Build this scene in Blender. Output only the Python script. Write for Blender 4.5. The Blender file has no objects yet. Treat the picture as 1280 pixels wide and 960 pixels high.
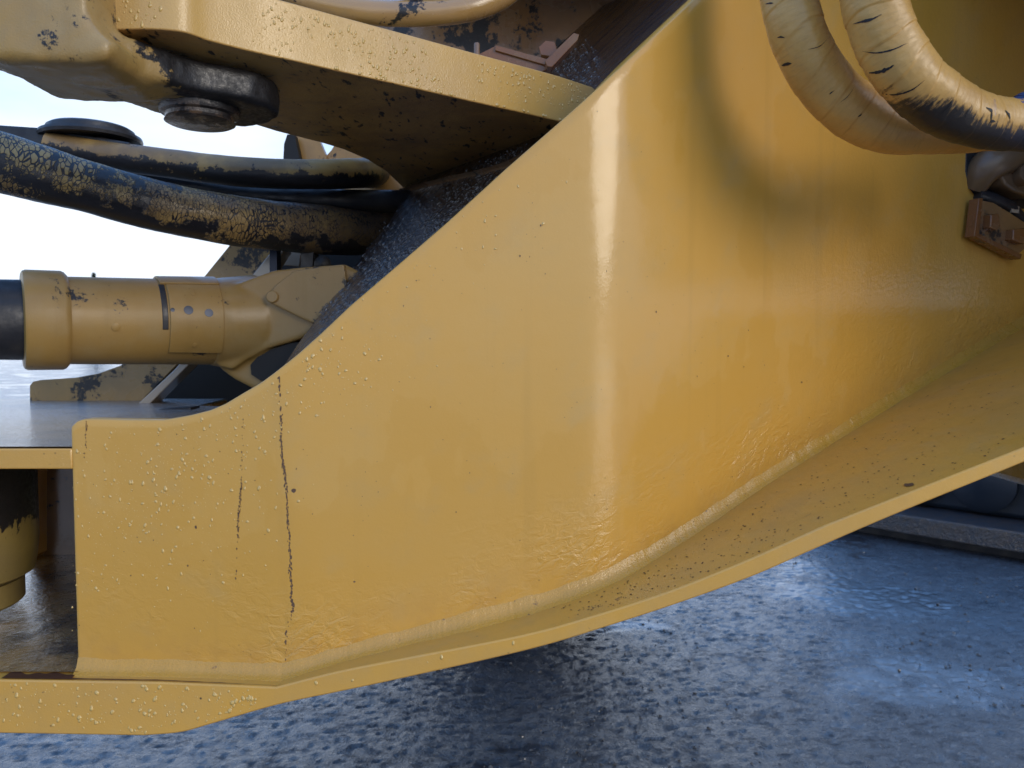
import bpy, bmesh, math, random
import numpy as np
from mathutils import Vector, noise
random.seed(7); np.random.seed(7)
R = math.radians
SC = bpy.context.scene
COL = SC.collection

# ------------------------------------------------------------------ camera
F = 967.0; CAMZ = 1.15; PITCH = math.atan(50.0/F)
cam = bpy.data.cameras.new('camera'); camo = bpy.data.objects.new('camera', cam); COL.objects.link(camo)
cam.sensor_width = 36; cam.lens = 36*F/1280; cam.clip_end = 2000; cam.clip_start = 0.02
camo.location = (0, 0, CAMZ); camo.rotation_euler = (R(90)-PITCH, 0, 0)
cam.dof.use_dof = True; cam.dof.focus_distance = 1.08; cam.dof.aperture_fstop = 10
SC.camera = camo
# ------------------------------------------------------------------ light
SUN_EL, SUN_AZ = R(17), R(46)          # azimuth: to the right of straight behind the camera
sdir = Vector((math.sin(SUN_AZ)*math.cos(SUN_EL), -math.cos(SUN_AZ)*math.cos(SUN_EL), math.sin(SUN_EL)))
w = bpy.data.worlds.new('World'); SC.world = w; w.use_nodes = True
nt = w.node_tree; bg = nt.nodes['Background']
sky = nt.nodes.new('ShaderNodeTexSky'); sky.sky_type = 'NISHITA'; sky.sun_disc = False
sky.sun_elevation = SUN_EL; sky.sun_rotation = math.atan2(sdir.x, sdir.y)
sky.air_density = 1.2; sky.dust_density = 1.2; sky.ozone_density = 2.5
# a bright veil of thin cloud lies over the lower sky all round and thins out upwards into blue
tcw = nt.nodes.new('ShaderNodeTexCoord'); sxw = nt.nodes.new('ShaderNodeSeparateXYZ'); nt.links.new(tcw.outputs['Generated'], sxw.inputs[0])
nzw = nt.nodes.new('ShaderNodeTexNoise'); nzw.inputs['Scale'].default_value = 2.2; nzw.inputs['Detail'].default_value = 5
mpw = nt.nodes.new('ShaderNodeMapping'); mpw.inputs['Scale'].default_value = (1, 1, 3); nt.links.new(tcw.outputs['Generated'], mpw.inputs[0]); nt.links.new(mpw.outputs[0], nzw.inputs['Vector'])
adw = nt.nodes.new('ShaderNodeMath'); adw.operation = 'MULTIPLY_ADD'; nt.links.new(nzw.outputs['Fac'], adw.inputs[0]); adw.inputs[1].default_value = .5; nt.links.new(sxw.outputs['Z'], adw.inputs[2])
mrw = nt.nodes.new('ShaderNodeMapRange'); mrw.interpolation_type = 'SMOOTHSTEP'; nt.links.new(adw.outputs[0], mrw.inputs[0])
for i_, v_ in ((1, .39), (2, .66), (3, 1.), (4, .0)): mrw.inputs[i_].default_value = v_
mxw = nt.nodes.new('ShaderNodeMix'); mxw.data_type = 'RGBA'; nt.links.new(mrw.outputs[0], mxw.inputs[0]); 
hzw = nt.nodes.new('ShaderNodeMix'); hzw.data_type = 'RGBA'; hzw.inputs[0].default_value = .55; nt.links.new(sky.outputs[0], hzw.inputs[6]); hzw.inputs[7].default_value = (1.9, 4.3, 9.5, 1)   # bright thin-hazed blue
nt.links.new(hzw.outputs[2], mxw.inputs[6]); mxw.inputs[7].default_value = (5.2, 5.7, 6.5, 1)
nt.links.new(mxw.outputs[2], bg.inputs[0]); bg.inputs[1].default_value = 0.15
sun = bpy.data.lights.new('sun', 'SUN'); suno = bpy.data.objects.new('sun', sun); COL.objects.link(suno)
sun.energy = .92; sun.angle = R(25); sun.color = (1.0, 0.90, 0.76)
suno.rotation_euler = sdir.to_track_quat('Z', 'Y').to_euler(); suno.location = (3, -4, 6)
SC.view_settings.view_transform = 'Standard'; SC.view_settings.look = 'None'
SC.view_settings.exposure = 0.42; SC.view_settings.gamma = 1
SC.render.engine = 'CYCLES'
SC.cycles.max_bounces = 8; SC.cycles.use_denoising = True

# ------------------------------------------------------------------ unprojection (photo measurements -> places)
cp, sp = math.cos(PITCH), math.sin(PITCH)
def ray(px, py):
    u = (px-640)/F; v = (480-py)/F
    return Vector((u, cp + v*sp, -sp + v*cp))
def at(px, py, Y):
    r = ray(px, py); return Vector((0, 0, CAMZ)) + r*(Y/r.y)
def atz(px, py, z):
    r = ray(px, py); return Vector((0, 0, CAMZ)) + r*((z-CAMZ)/r.z)
def onplane(px, py, p0, n):
    r = ray(px, py); return Vector((0, 0, CAMZ)) + r*((p0-Vector((0, 0, CAMZ))).dot(n)/r.dot(n))
def proj(p):
    d = Vector(p)-Vector((0, 0, CAMZ)); f = d.y*cp - d.z*sp; up = d.y*sp + d.z*cp
    return 640+F*d.x/f, 480-F*up/f

# ------------------------------------------------------------------ object helpers
def empty(name, loc, label, cat, group=None):
    o = bpy.data.objects.new(name, None); COL.objects.link(o); o.location = loc; o.empty_display_size = .05
    o['label'] = label; o['category'] = cat
    if group: o['group'] = group
    return o
def mesh(name, vs, fs, mat, parent=None, smooth=40, uvs=None, kind=None, label=None, cat=None, bevel=0, seg=2):
    off = Vector((0, 0, 0)); p = parent
    while p is not None: off += Vector(p.location); p = p.parent
    me = bpy.data.meshes.new(name)
    me.from_pydata([(v[0]-off.x, v[1]-off.y, v[2]-off.z) for v in vs], [], fs)
    if uvs is not None:
        lay = me.uv_layers.new(name='UVMap')
        idx = np.zeros(len(me.loops), dtype=np.int32); me.loops.foreach_get('vertex_index', idx)
        lay.data.foreach_set('uv', np.array(uvs, dtype=np.float32)[idx].ravel())
    me.validate(); me.update()
    bm = bmesh.new(); bm.from_mesh(me); bmesh.ops.recalc_face_normals(bm, faces=bm.faces) if len(fs) < 300000 else None
    bm.to_mesh(me); bm.free()
    if smooth:
        me.polygons.foreach_set('use_smooth', [True]*len(me.polygons)); me.set_sharp_from_angle(angle=R(smooth))
    me.materials.append(mat)
    o = bpy.data.objects.new(name, me); COL.objects.link(o)
    if parent: o.parent = parent
    if kind: o['kind'] = kind
    if label: o['label'] = label
    if cat: o['category'] = cat
    if bevel:
        b = o.modifiers.new('bevel', 'BEVEL'); b.width = bevel; b.segments = seg; b.limit_method = 'ANGLE'; b.angle_limit = R(35)
    return o
def prism(name, pts, vec, mat, parent=None, **k):
    """pts: 3D polygon; vec: extrusion vector (or list of back points)."""
    n = len(pts); pts = [Vector(p) for p in pts]
    back = [Vector(v) for v in vec] if isinstance(vec, list) else [p+Vector(vec) for p in pts]
    fs = [tuple(range(n)), tuple(range(2*n-1, n-1, -1))] + [(i, (i+1) % n, n+(i+1) % n, n+i) for i in range(n)]
    return mesh(name, pts+back, fs, mat, parent, **k)
def box(name, a, b, mat, parent=None, **k):
    (x0, y0, z0), (x1, y1, z1) = a, b
    return prism(name, [(x0, y0, z0), (x1, y0, z0), (x1, y0, z1), (x0, y0, z1)], (0, y1-y0, 0), mat, parent, **k)
def catmull(P, n):
    P = [np.array(p, float) for p in P]; P = [2*P[0]-P[1]]+P+[2*P[-1]-P[-2]]; out = []
    for i in range(1, len(P)-2):
        for k in range(n):
            t = k/n
            out.append(.5*((2*P[i])+(-P[i-1]+P[i+1])*t+(2*P[i-1]-5*P[i]+4*P[i+1]-P[i+2])*t*t+(-P[i-1]+3*P[i]-3*P[i+1]+P[i+2])*t**3))
    out.append(P[-2]); return out
def tube(name, path, rad, mat, parent=None, n=48, prof=None, cap=True, **k):
    """path: points, rad: number or list; prof(s, a) -> radius factor. Parallel-transport frame, UV in metres."""
    P = [Vector(p) for p in path]; m = len(P)
    rad = [rad]*m if not isinstance(rad, (list, tuple)) else rad
    T = [(P[min(i+1, m-1)]-P[max(i-1, 0)]).normalized() for i in range(m)]
    nrm = T[0].cross(Vector((0, 1, 0.01))).normalized(); s = 0; vs = []; uv = []
    for i in range(m):
        nrm = (nrm-T[i]*nrm.dot(T[i])).normalized(); b = T[i].cross(nrm)
        if i: s += (P[i]-P[i-1]).length
        for j in range(n+1):
            a = 2*math.pi*j/n; r = rad[i]*(prof(s, a % (2*math.pi), i/(m-1)) if prof else 1)
            vs.append(P[i]+(nrm*math.cos(a)+b*math.sin(a))*r); uv.append((a*rad[i], s))
    fs = [(i*(n+1)+j, i*(n+1)+j+1, (i+1)*(n+1)+j+1, (i+1)*(n+1)+j) for i in range(m-1) for j in range(n)]
    if cap:
        fs += [tuple(range(n-1, -1, -1)), tuple((m-1)*(n+1)+j for j in range(n))]
    return mesh(name, vs, fs, mat, parent, uvs=uv, **k)
def lathe(name, c, axis, prof, mat, parent=None, n=64, **k):
    """prof: list of (t along axis, radius)."""
    ax = Vector(axis).normalized(); u = ax.cross(Vector((.3, .2, 1)) if abs(ax.z) < .9 else Vector((1, 0, 0))).normalized(); v = ax.cross(u)
    c = Vector(c); vs = []; uv = []
    for t, r in prof:
        for j in range(n):
            a = 2*math.pi*j/n; vs.append(c+ax*t+(u*math.cos(a)+v*math.sin(a))*max(r, 1e-5)); uv.append((a*.1, t))
    m = len(prof)
    fs = [(i*n+j, i*n+(j+1) % n, (i+1)*n+(j+1) % n, (i+1)*n+j) for i in range(m-1) for j in range(n)]
    fs += [tuple(range(n-1, -1, -1)), tuple((m-1)*n+j for j in range(n))]
    return mesh(name, vs, fs, mat, parent, uvs=uv, **k)

# ------------------------------------------------------------------ materials
class NT:
    def __init__(s, name):
        s.m = bpy.data.materials.new(name); s.m.use_nodes = True; s.t = s.m.node_tree; s.b = s.t.nodes['Principled BSDF']
        s.tc = s.t.nodes.new('ShaderNodeTexCoord')
    def L(s, a, b): s.t.links.new(a, b)
    def sv(s, sock, v):
        if isinstance(v, (int, float)): sock.default_value = v
        elif isinstance(v, (tuple, list)): sock.default_value = (*v, 1) if len(v) == 3 and len(sock.default_value) == 4 else v
        else: s.L(v, sock)
    def mp(s, scale=(1, 1, 1), src='Object', rot=(0, 0, 0), loc=(0, 0, 0)):
        n = s.t.nodes.new('ShaderNodeMapping'); s.L(s.tc.outputs[src], n.inputs[0])
        n.inputs['Scale'].default_value = scale; n.inputs['Rotation'].default_value = rot; n.inputs['Location'].default_value = loc
        return n.outputs[0]
    def noise(s, sc, det=4, rough=.55, vec=None, dist=0):
        n = s.t.nodes.new('ShaderNodeTexNoise'); n.inputs['Scale'].default_value = sc; n.inputs['Detail'].default_value = det
        n.inputs['Roughness'].default_value = rough; n.inputs['Distortion'].default_value = dist
        s.L(vec if vec is not None else s.tc.outputs['Object'], n.inputs['Vector']); return n.outputs['Fac']
    def vor(s, sc, feat='F1', vec=None, rand=1, out='Distance'):
        n = s.t.nodes.new('ShaderNodeTexVoronoi'); n.feature = feat; n.inputs['Scale'].default_value = sc; n.inputs['Randomness'].default_value = rand
        s.L(vec if vec is not None else s.tc.outputs['Object'], n.inputs['Vector']); return n.outputs[out]
    def ramp(s, fac, a, b, c0=0., c1=1.):
        n = s.t.nodes.new('ShaderNodeMapRange'); n.inputs[1].default_value = a; n.inputs[2].default_value = b
        n.inputs[3].default_value = c0; n.inputs[4].default_value = c1; n.interpolation_type = 'SMOOTHSTEP'
        s.L(fac, n.inputs[0]); return n.outputs[0]
    def math(s, op, a, b=0.):
        n = s.t.nodes.new('ShaderNodeMath'); n.operation = op; s.sv(n.inputs[0], a); s.sv(n.inputs[1], b); return n.outputs[0]
    def mix(s, f, a, b):
        n = s.t.nodes.new('ShaderNodeMix'); n.data_type = 'RGBA'; s.sv(n.inputs[0], f); s.sv(n.inputs[6], a); s.sv(n.inputs[7], b); return n.outputs[2]
    def mixf(s, f, a, b):
        n = s.t.nodes.new('ShaderNodeMix'); s.sv(n.inputs[0], f); s.sv(n.inputs[2], a); s.sv(n.inputs[3], b); return n.outputs[0]
    def bump(s, h, dist, strength=1., prev=None):
        n = s.t.nodes.new('ShaderNodeBump'); n.inputs['Distance'].default_value = dist; s.sv(n.inputs['Strength'], strength)
        s.L(h, n.inputs['Height'])
        if prev is not None: s.L(prev, n.inputs['Normal'])
        return n.outputs[0]
    def sep(s, src='Object'):
        n = s.t.nodes.new('ShaderNodeSeparateXYZ'); s.L(s.tc.outputs[src], n.inputs[0]); return n.outputs
    def set(s, **k):
        for a, v in k.items():
            s.sv(s.b.inputs[a.replace('_', ' ')], v)
            if a == 'Normal': s.sv(s.b.inputs['Coat Normal'], v)
        return s.m

YEL = (0.61, 0.318, 0.050)
def paint(name, base=YEL, grime=.0, grime_col=(.012, .011, .012), soot=0., dust=.25, dust_col=(.42, .29, .12), rough=.30, peel=.00018,
          coat=.55, scale=1., grad=None, speck=.5):
    """aged machine paint: colour drift, wet film, dull dust, black grease patches, specks, orange peel."""
    t = NT(name)
    big = t.noise(3.2*scale, 5, .6); mid = t.noise(14*scale, 6, .62); fine = t.noise(160, 3, .6)
    streak = t.noise(1, 5, .6, t.mp((26, 26, 2.2)))
    c = t.mix(t.ramp(big, .35, .68), base, tuple(x*y for x, y in zip(base, (.90, .93, 1.25))))
    c = t.mix(t.math('MULTIPLY', t.ramp(mid, .45, .75), dust), c, dust_col)
    c = t.mix(t.math('MULTIPLY', t.ramp(streak, .5, .72), dust*.7), c, tuple(x*.72 for x in base))
    sp_ = t.math('MULTIPLY', t.ramp(t.vor(55), .05, .11, 1, 0), t.ramp(t.noise(9, 3), .50, .62))
    c = t.mix(t.math('MULTIPLY', sp_, speck), c, (.05, .03, .018))
    r = t.mixf(t.ramp(mid, .4, .7), rough, rough+.14)
    r = t.mixf(t.ramp(t.noise(4.5, 4, .5, t.mp((1, 1, .6), loc=(3, 1, 7))), .46, .5), r, t.math('MULTIPLY', r, .72))
    if grime > 0:
        g1 = t.noise(11*scale, 8, .68, dist=.4); g2 = t.noise(60, 5, .7)
        g = t.math('ADD', t.math('MULTIPLY', g1, .75), t.math('MULTIPLY', g2, .25))
        if grad is not None:          # grime that collects towards one end of the thing (axis, from, to, gain)
            ax, a, b, gain = grad
            g = t.math('ADD', g, t.ramp(t.sep()[ax], a, b, 0, gain))
        th = .66-.30*grime
        gm = t.ramp(g, th, th+.035)
        c = t.mix(gm, c, grime_col); r = t.mixf(gm, r, t.ramp(fine, .3, .7, .3, .6)); coat = t.mixf(gm, coat, coat*.25)
    if soot > 0:
        c = t.mix(t.math('MULTIPLY', t.ramp(t.noise(7, 6, .65), .25, .75), soot), c, (.045, .032, .026))
    n1 = t.bump(t.noise(420, 2, .5), peel)
    n2 = t.bump(t.noise(38, 3, .5), .0012, .35, n1)
    return t.set(Base_Color=c, Roughness=r, Normal=n2, Coat_Weight=coat, Coat_Roughness=.12, Specular_IOR_Level=.5)

M = {}
def side_mat():
    t = NT('yellow_side_plate_paint')
    uv = t.sep('UV')                     # u along the plate, v height above its foot (metres)
    uvm = t.mp((1, 1, 1), 'UV')
    big = t.noise(3.0, 5, .6, uvm); mid = t.noise(12, 6, .6, uvm)
    c = t.mix(t.ramp(big, .38, .66), YEL, (.60, .328, .066))
    film = t.noise(3.4, 6, .55, t.mp((1.4, .75, 1), 'UV', loc=(2.3, .4, 0)))
    fm = t.ramp(film, .50, .515)         # where a thin water film still lies
    c = t.mix(t.math('MULTIPLY', fm, .26), c, (.56, .275, .026))
    c = t.mix(t.math('MULTIPLY', t.ramp(mid, .5, .8), .22), c, (.40, .29, .13))
    drip = t.noise(1, 4, .5, t.mp((30, 1.1, 1), 'UV'))
    c = t.mix(t.math('MULTIPLY', t.ramp(drip, .55, .72), .16), c, (.42, .23, .04))
    foot = t.ramp(uv[1], .0, .09, 1, 0)
    c = t.mix(t.math('MULTIPLY', t.math('MULTIPLY', foot, t.ramp(t.noise(22, 5, .6, uvm), .4, .65)), .35), c, (.40, .20, .05))
    sp_ = t.math('MULTIPLY', t.ramp(t.vor(75, vec=uvm), .035, .07, 1, 0), t.ramp(t.noise(6, 2, vec=uvm), .50, .60))
    c = t.mix(t.math('MULTIPLY', sp_, .75), c, (.06, .035, .02))
    r = t.mixf(fm, t.ramp(mid, .35, .7, .46, .56), .42)
    wr = t.noise(55, 4, .55, t.mp((1, 1.5, 1), 'UV'), dist=.6)
    wm = t.math('MULTIPLY', t.ramp(uv[1], .015, .20, 1, 0), t.ramp(t.noise(5, 3, vec=uvm), .38, .62))
    n0 = t.bump(wr, .0045, wm)
    n1 = t.bump(t.noise(330, 2, .5, uvm), .00012, .8, n0)
    n2 = t.bump(t.noise(26, 3, .5, uvm), .0010, .35, n1)
    n3 = t.bump(t.noise(120, 3, .6, uvm), .0009, t.ramp(uv[0], .95, 1.35, 0, .8), n2)
    return t.set(Base_Color=c, Roughness=r, Normal=n3, Coat_Weight=.75, Coat_Roughness=t.mixf(fm, t.ramp(t.noise(70, 4, .7, uvm), .35, .65, .08, .17), .07), Specular_IOR_Level=.3)
M['side'] = side_mat()
M['paint'] = paint('yellow_machine_paint', grime=.15, coat=.5)
M['lugface'] = paint('pale_washed_yellow_paint', base=(.61, .355, .085), dust=.2, grime=.0, rough=.42, coat=.45, peel=.0004, speck=.15)
M['flange'] = paint('yellow_flange_paint', base=(.66, .345, .055), grime=.10, grime_col=(.16, .085, .04), speck=.9, scale=1.4, rough=.45, coat=.2)
M['soot'] = paint('sooty_yellow_paint', grime=.62, soot=.75, coat=.35, rough=.4)
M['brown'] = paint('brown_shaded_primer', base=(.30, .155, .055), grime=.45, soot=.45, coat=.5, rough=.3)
M['casting'] = paint('greasy_yellow_casting', base=(.38, .225, .05), dust=.5, grime=.34, coat=.25, rough=.36, peel=.0004, grad=(0, .06, .17, .36))
M['jaw_under'] = None
M['cyl'] = paint('worn_cylinder_paint', base=(.38, .22, .05), grime=.19, soot=.12, dust=.5, rough=.48, coat=.05, grime_col=(.03, .026, .024))
M['eye'] = paint('worn_cylinder_eye_paint', base=(.38, .225, .055), grime=.15, soot=.15, dust=.5, rough=.48, coat=.05, grad=(0, .36, .52, .13), grime_col=(.025, .02, .016))
M['boss'] = paint('olive_dark_top_paint', base=(.40, .27, .065), grime=.15, soot=.35, rough=.45, coat=.2, grad=(2, .02, .15, .42))  # colour turns black towards the top
M['bracket'] = paint('orange_bracket_paint', base=(.24, .09, .022), soot=.25, grime=.15, coat=.1)
M['far'] = paint('far_plate_paint', base=(.46, .25, .06), soot=.35, grime=.5, coat=.4, rough=.35, grad=None)

def wet_dark():
    t = NT('wet_grimy_front_wall_paint')
    v = t.mp((60, 5, 1), 'UV')
    st = t.noise(1, 6, .7, v); sp2 = t.noise(9, 4, .6, t.tc.outputs['UV'])
    k = t.noise(70, 5, .7, t.tc.outputs['UV'])
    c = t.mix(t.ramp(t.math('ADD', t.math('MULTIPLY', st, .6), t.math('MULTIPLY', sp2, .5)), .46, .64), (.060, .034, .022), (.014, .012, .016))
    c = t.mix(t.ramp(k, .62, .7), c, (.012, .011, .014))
    n = t.bump(st, .0010, .7); n = t.bump(t.noise(22, 5, .7, t.mp((2.4, 1, 1), 'UV')), .005, .8, n); n = t.bump(k, .003, .8, n)
    return t.set(Base_Color=c, Roughness=t.ramp(st, .3, .7, .12, .34), Normal=n, Coat_Weight=1., Coat_Roughness=.08, Coat_IOR=1.6)
M['wall'] = wet_dark()
def wet_top():
    t = NT('wet_paint_with_water_film')
    k = t.noise(90, 6, .7); b = t.noise(16, 5, .65)
    c = t.mix(t.ramp(b, .38, .62), (.30, .17, .06), (.03, .026, .024))
    n = t.bump(k, .0014, .8); n = t.bump(t.noise(24, 4), .003, .6, n)
    return t.set(Base_Color=c, Roughness=t.ramp(k, .35, .65, .10, .32), Normal=n, Coat_Weight=1., Coat_Roughness=.08, Coat_IOR=1.8, Specular_IOR_Level=.8)
M['wettop'] = wet_top()
def droplets_top():
    t = NT('beaded_rain_on_paint')
    v = t.vor(170, vec=t.tc.outputs['Object']); b = t.noise(9, 5, .6)
    c = t.mix(t.ramp(b, .45, .68), (.22, .15, .09), (.07, .06, .06))
    n = t.bump(t.ramp(v, .0, .5, 1, 0), .0035, 1.); n = t.bump(t.noise(60, 6, .8), .005, 1., n)
    return t.set(Base_Color=c, Roughness=.28, Normal=n, Coat_Weight=1., Coat_Roughness=.12, Coat_IOR=2.1, Specular_IOR_Level=.7)
M['beaded'] = droplets_top()
def underside(name, base=(.60, .33, .09), under=.5):
    t = NT(name)
    sp3 = t.ramp(t.noise(75, 3, .6, t.mp((1, .35, 1))), .60, .68); b = t.noise(8, 6, .65)
    c = t.mix(t.ramp(b, .36, .64), base, (.42, .225, .07)); c = t.mix(sp3, c, (.015, .011, .010))
    g = t.ramp(t.math('ADD', t.noise(16, 7, .7), t.ramp(t.sep()[0], -.42, -.18, .16, 0)), .68, .80)
    c = t.mix(g, c, (.010, .010, .012))
    n = t.bump(t.noise(90, 5, .65), .0022, .8)
    return t.set(Base_Color=c, Roughness=t.mixf(g, .42, .25), Normal=n, Coat_Weight=.35, Coat_Roughness=.25)
M['under'] = underside('oily_lug_underside')
M['dark'] = NT('near_black_interior').set(Base_Color=(.009, .007, .006), Roughness=.6)  # even near-black for the frame's inside, the bore and the grease clumps
def black_rubber():
    t = NT('black_rubber'); n = t.bump(t.noise(120, 4, .6), .0012, .5)
    return t.set(Base_Color=t.mix(t.ramp(t.noise(12, 5), .4, .7), (.012, .013, .018), (.04, .036, .035)), Roughness=t.ramp(t.noise(30, 4), .3, .7, .3, .6), Normal=n)
M['rubber'] = black_rubber()
M['steel'] = NT('dark_steel').set(Base_Color=(.03, .035, .05), Metallic=.8, Roughness=.35)
M['blue'] = NT('blue_hose_cover').set(Base_Color=(.007, .024, .10), Roughness=.5)
M['water'] = NT('water_beads_showing_the_paint').set(Base_Color=(.58, .36, .085), Roughness=.3, Coat_Weight=1., Coat_Roughness=.03, Coat_IOR=1.4, Specular_IOR_Level=.6)
M['mark'] = NT('dried_rust_run').set(Base_Color=(.11, .058, .03), Roughness=.6)
M['rustline'] = NT('rusty_seam_dirt').set(Base_Color=(.085, .035, .018), Roughness=.45)
M['tape_tear'] = NT('black_tear').set(Base_Color=(.01, .01, .012), Roughness=.6)
def cracked(name, bl):
    """paint crazed into flakes over black rubber; UV in metres (u round, v along)."""
    t = NT(name)
    uvn = t.t.nodes.new('ShaderNodeVectorMath'); uvn.operation = 'ADD'
    nz = t.t.nodes.new('ShaderNodeTexNoise'); nz.inputs['Scale'].default_value = 22; nz.inputs['Detail'].default_value = 4
    t.L(t.tc.outputs['UV'], nz.inputs['Vector'])
    sc_ = t.t.nodes.new('ShaderNodeVectorMath'); sc_.operation = 'SCALE'; t.L(nz.outputs['Color'], sc_.inputs[0]); sc_.inputs['Scale'].default_value = .018
    t.L(t.tc.outputs['UV'], uvn.inputs[0]); t.L(sc_.outputs[0], uvn.inputs[1])
    mpn = t.t.nodes.new('ShaderNodeMapping'); t.L(uvn.outputs[0], mpn.inputs[0]); mpn.inputs['Scale'].default_value = (62, 150, 1)
    e1 = t.vor(1, 'DISTANCE_TO_EDGE', mpn.outputs[0], .85)
    mp2 = t.t.nodes.new('ShaderNodeMapping'); t.L(uvn.outputs[0], mp2.inputs[0]); mp2.inputs['Scale'].default_value = (110, 150, 1)
    e2 = t.vor(1, 'DISTANCE_TO_EDGE', mp2.outputs[0], .9)
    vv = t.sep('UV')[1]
    wid = t.math('ADD', t.ramp(t.noise(9, 4, .6, t.tc.outputs['UV']), .44, .66, .0, .09), t.ramp(vv, .22, .46, .06, 0))
    cr = t.math('MAXIMUM', t.ramp(t.math('SUBTRACT', e1, wid), -.01, .03, 1, 0), t.math('MULTIPLY', t.ramp(e2, .02, .06, 1, 0), t.ramp(t.noise(13, 3, .6, t.tc.outputs['UV']), .42, .56)))
    lz = t.math('ADD', t.noise(17, 7, .68, t.tc.outputs['UV'], .3), t.math('MULTIPLY', t.ramp(vv, .26, .38, .02, .12), t.ramp(vv, .40, .52, 1, 0)))
    geo = t.t.nodes.new('ShaderNodeNewGeometry'); sx = t.t.nodes.new('ShaderNodeSeparateXYZ'); t.L(geo.outputs['Normal'], sx.inputs[0])
    lz = t.math('ADD', lz, t.ramp(sx.outputs[2], .05, -.75, 0, .15))
    lost = t.ramp(lz, bl, bl+.05)
    v = t.sep('UV')[1]
    m_ = t.math('MAXIMUM', cr, lost)
    pc = t.mix(t.ramp(t.noise(30, 5, .6), .35, .7), (.44, .28, .09), (.30, .19, .07))
    pc = t.mix(t.ramp(t.noise(7, 5, .6), .38, .6), pc, (.20, .125, .055))
    pc = t.mix(t.math('MULTIPLY', t.ramp(vv, .50, .95), .85), pc, (.055, .036, .022))  # darker towards the far end: the deeper shade there put into the colour
    c = t.mix(m_, pc, (.012, .012, .017))
    n = t.bump(m_, -.0016, .9); n = t.bump(t.noise(150, 4), .0008, .5, n)
    return t.set(Base_Color=c, Roughness=t.mixf(m_, .42, .38), Normal=n, Coat_Weight=.1)
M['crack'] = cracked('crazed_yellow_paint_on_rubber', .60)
def hose_yel():
    t = NT('oily_yellow_hose_paint')
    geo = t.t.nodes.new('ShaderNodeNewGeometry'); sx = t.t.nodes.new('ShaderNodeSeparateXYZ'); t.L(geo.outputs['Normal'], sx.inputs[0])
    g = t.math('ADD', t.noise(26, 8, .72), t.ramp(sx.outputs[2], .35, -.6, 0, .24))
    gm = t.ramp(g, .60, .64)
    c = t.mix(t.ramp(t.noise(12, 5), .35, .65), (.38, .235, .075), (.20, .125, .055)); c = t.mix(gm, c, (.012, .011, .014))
    n = t.bump(t.noise(70, 5, .6), .002, .6)
    return t.set(Base_Color=c, Roughness=.42, Normal=n)
M['hose2'] = hose_yel()
def tape(name, dirty, blue=False):
    """painted tape wound on a hose: seams, brown rub, grime on the low side (object z), torn patches."""
    t = NT(name); uvc = t.tc.outputs['UV']; s = t.sep('UV')
    c = t.mix(t.ramp(t.noise(9, 5, .6, uvc), .35, .7), (.58, .325, .085), (.47, .25, .060))
    fib = t.noise(1, 5, .65, t.mp((40, 260, 1), 'UV', rot=(0, 0, .15)))
    c = t.mix(t.math('MULTIPLY', t.ramp(fib, .5, .72), .3), c, (.28, .16, .06))
    r = t.ramp(fib, .3, .7, .34, .5)
    n = t.bump(fib, .0006, .7); n = t.bump(t.noise(300, 3), .0004, .5, n)
    if dirty:
        geo = t.t.nodes.new('ShaderNodeNewGeometry'); sx = t.t.nodes.new('ShaderNodeSeparateXYZ'); t.L(geo.outputs['Normal'], sx.inputs[0])
        low = t.math('ADD', t.math('MULTIPLY', sx.outputs[2], -.34), t.math('MULTIPLY', sx.outputs[0], -.10))
        alng = t.ramp(s[1], .17, .33, -.24, .12)
        streaks = t.noise(1, 6, .7, t.mp((14, 120, 1), 'UV', rot=(0, 0, .5)))
        g = t.math('ADD', t.math('ADD', low, alng), t.math('ADD', t.math('MULTIPLY', streaks, .45), t.math('MULTIPLY', t.noise(35, 7, .7, uvc), .3)))
        gm = t.ramp(g, .55, .65)
        gc = t.mix(t.ramp(s[1], .33, .46), (.020, .015, .013), (.012, .018, .045))
        c = t.mix(gm, c, gc); r = t.mixf(gm, r, .5)
        tear = t.math('MULTIPLY', t.ramp(t.noise(1, 4, .6, t.mp((16, 40, 1), 'UV', rot=(0, 0, .35), loc=(.4, .2, 0))), .62, .63), t.ramp(s[1], .345, .37))
        c = t.mix(tear, c, (.012, .05, .26) if blue else (.015, .013, .015))
        n = t.bump(t.math('MAXIMUM', gm, tear), -.0008, .8, n)
    return t.set(Base_Color=c, Roughness=r, Normal=n, Coat_Weight=.15, Coat_Roughness=.3)
M['tape1'] = tape('pale_painted_tape', False); M['tape2'] = tape('grimy_painted_tape', True, True)
def asphalt():
    t = NT('wet_asphalt')
    pud = t.noise(.9, 5, .6); g = t.vor(110); b = t.noise(30, 6, .7); k = t.noise(6, 5, .65)
    c = t.mix(t.ramp(k, .35, .7), (.016, .020, .030), (.036, .042, .055)); c = t.mix(t.ramp(b, .55, .72), c, (.022, .022, .025))
    pm = t.ramp(pud, .52, .60)
    n = t.bump(g, .003, t.mixf(pm, .7, .15)); n = t.bump(b, .004, t.mixf(pm, .6, .15), n); n = t.bump(t.noise(95, 6, .85), .0042, t.mixf(pm, 1., .35), n)
    return t.set(Base_Color=c, Roughness=t.mixf(pm, t.ramp(b, .3, .7, .22, .5), .16), Normal=n, Specular_IOR_Level=.8, Coat_Weight=t.mixf(pm, t.ramp(t.math('ADD', t.math('MULTIPLY', t.noise(34, 7, .75, t.mp((.6, 1, 1))), .7), t.math('MULTIPLY', t.noise(7, 4, .6), .3)), .39, .53), 1.), Coat_Roughness=.13, Coat_IOR=2.0)
M['ground'] = asphalt()

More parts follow.
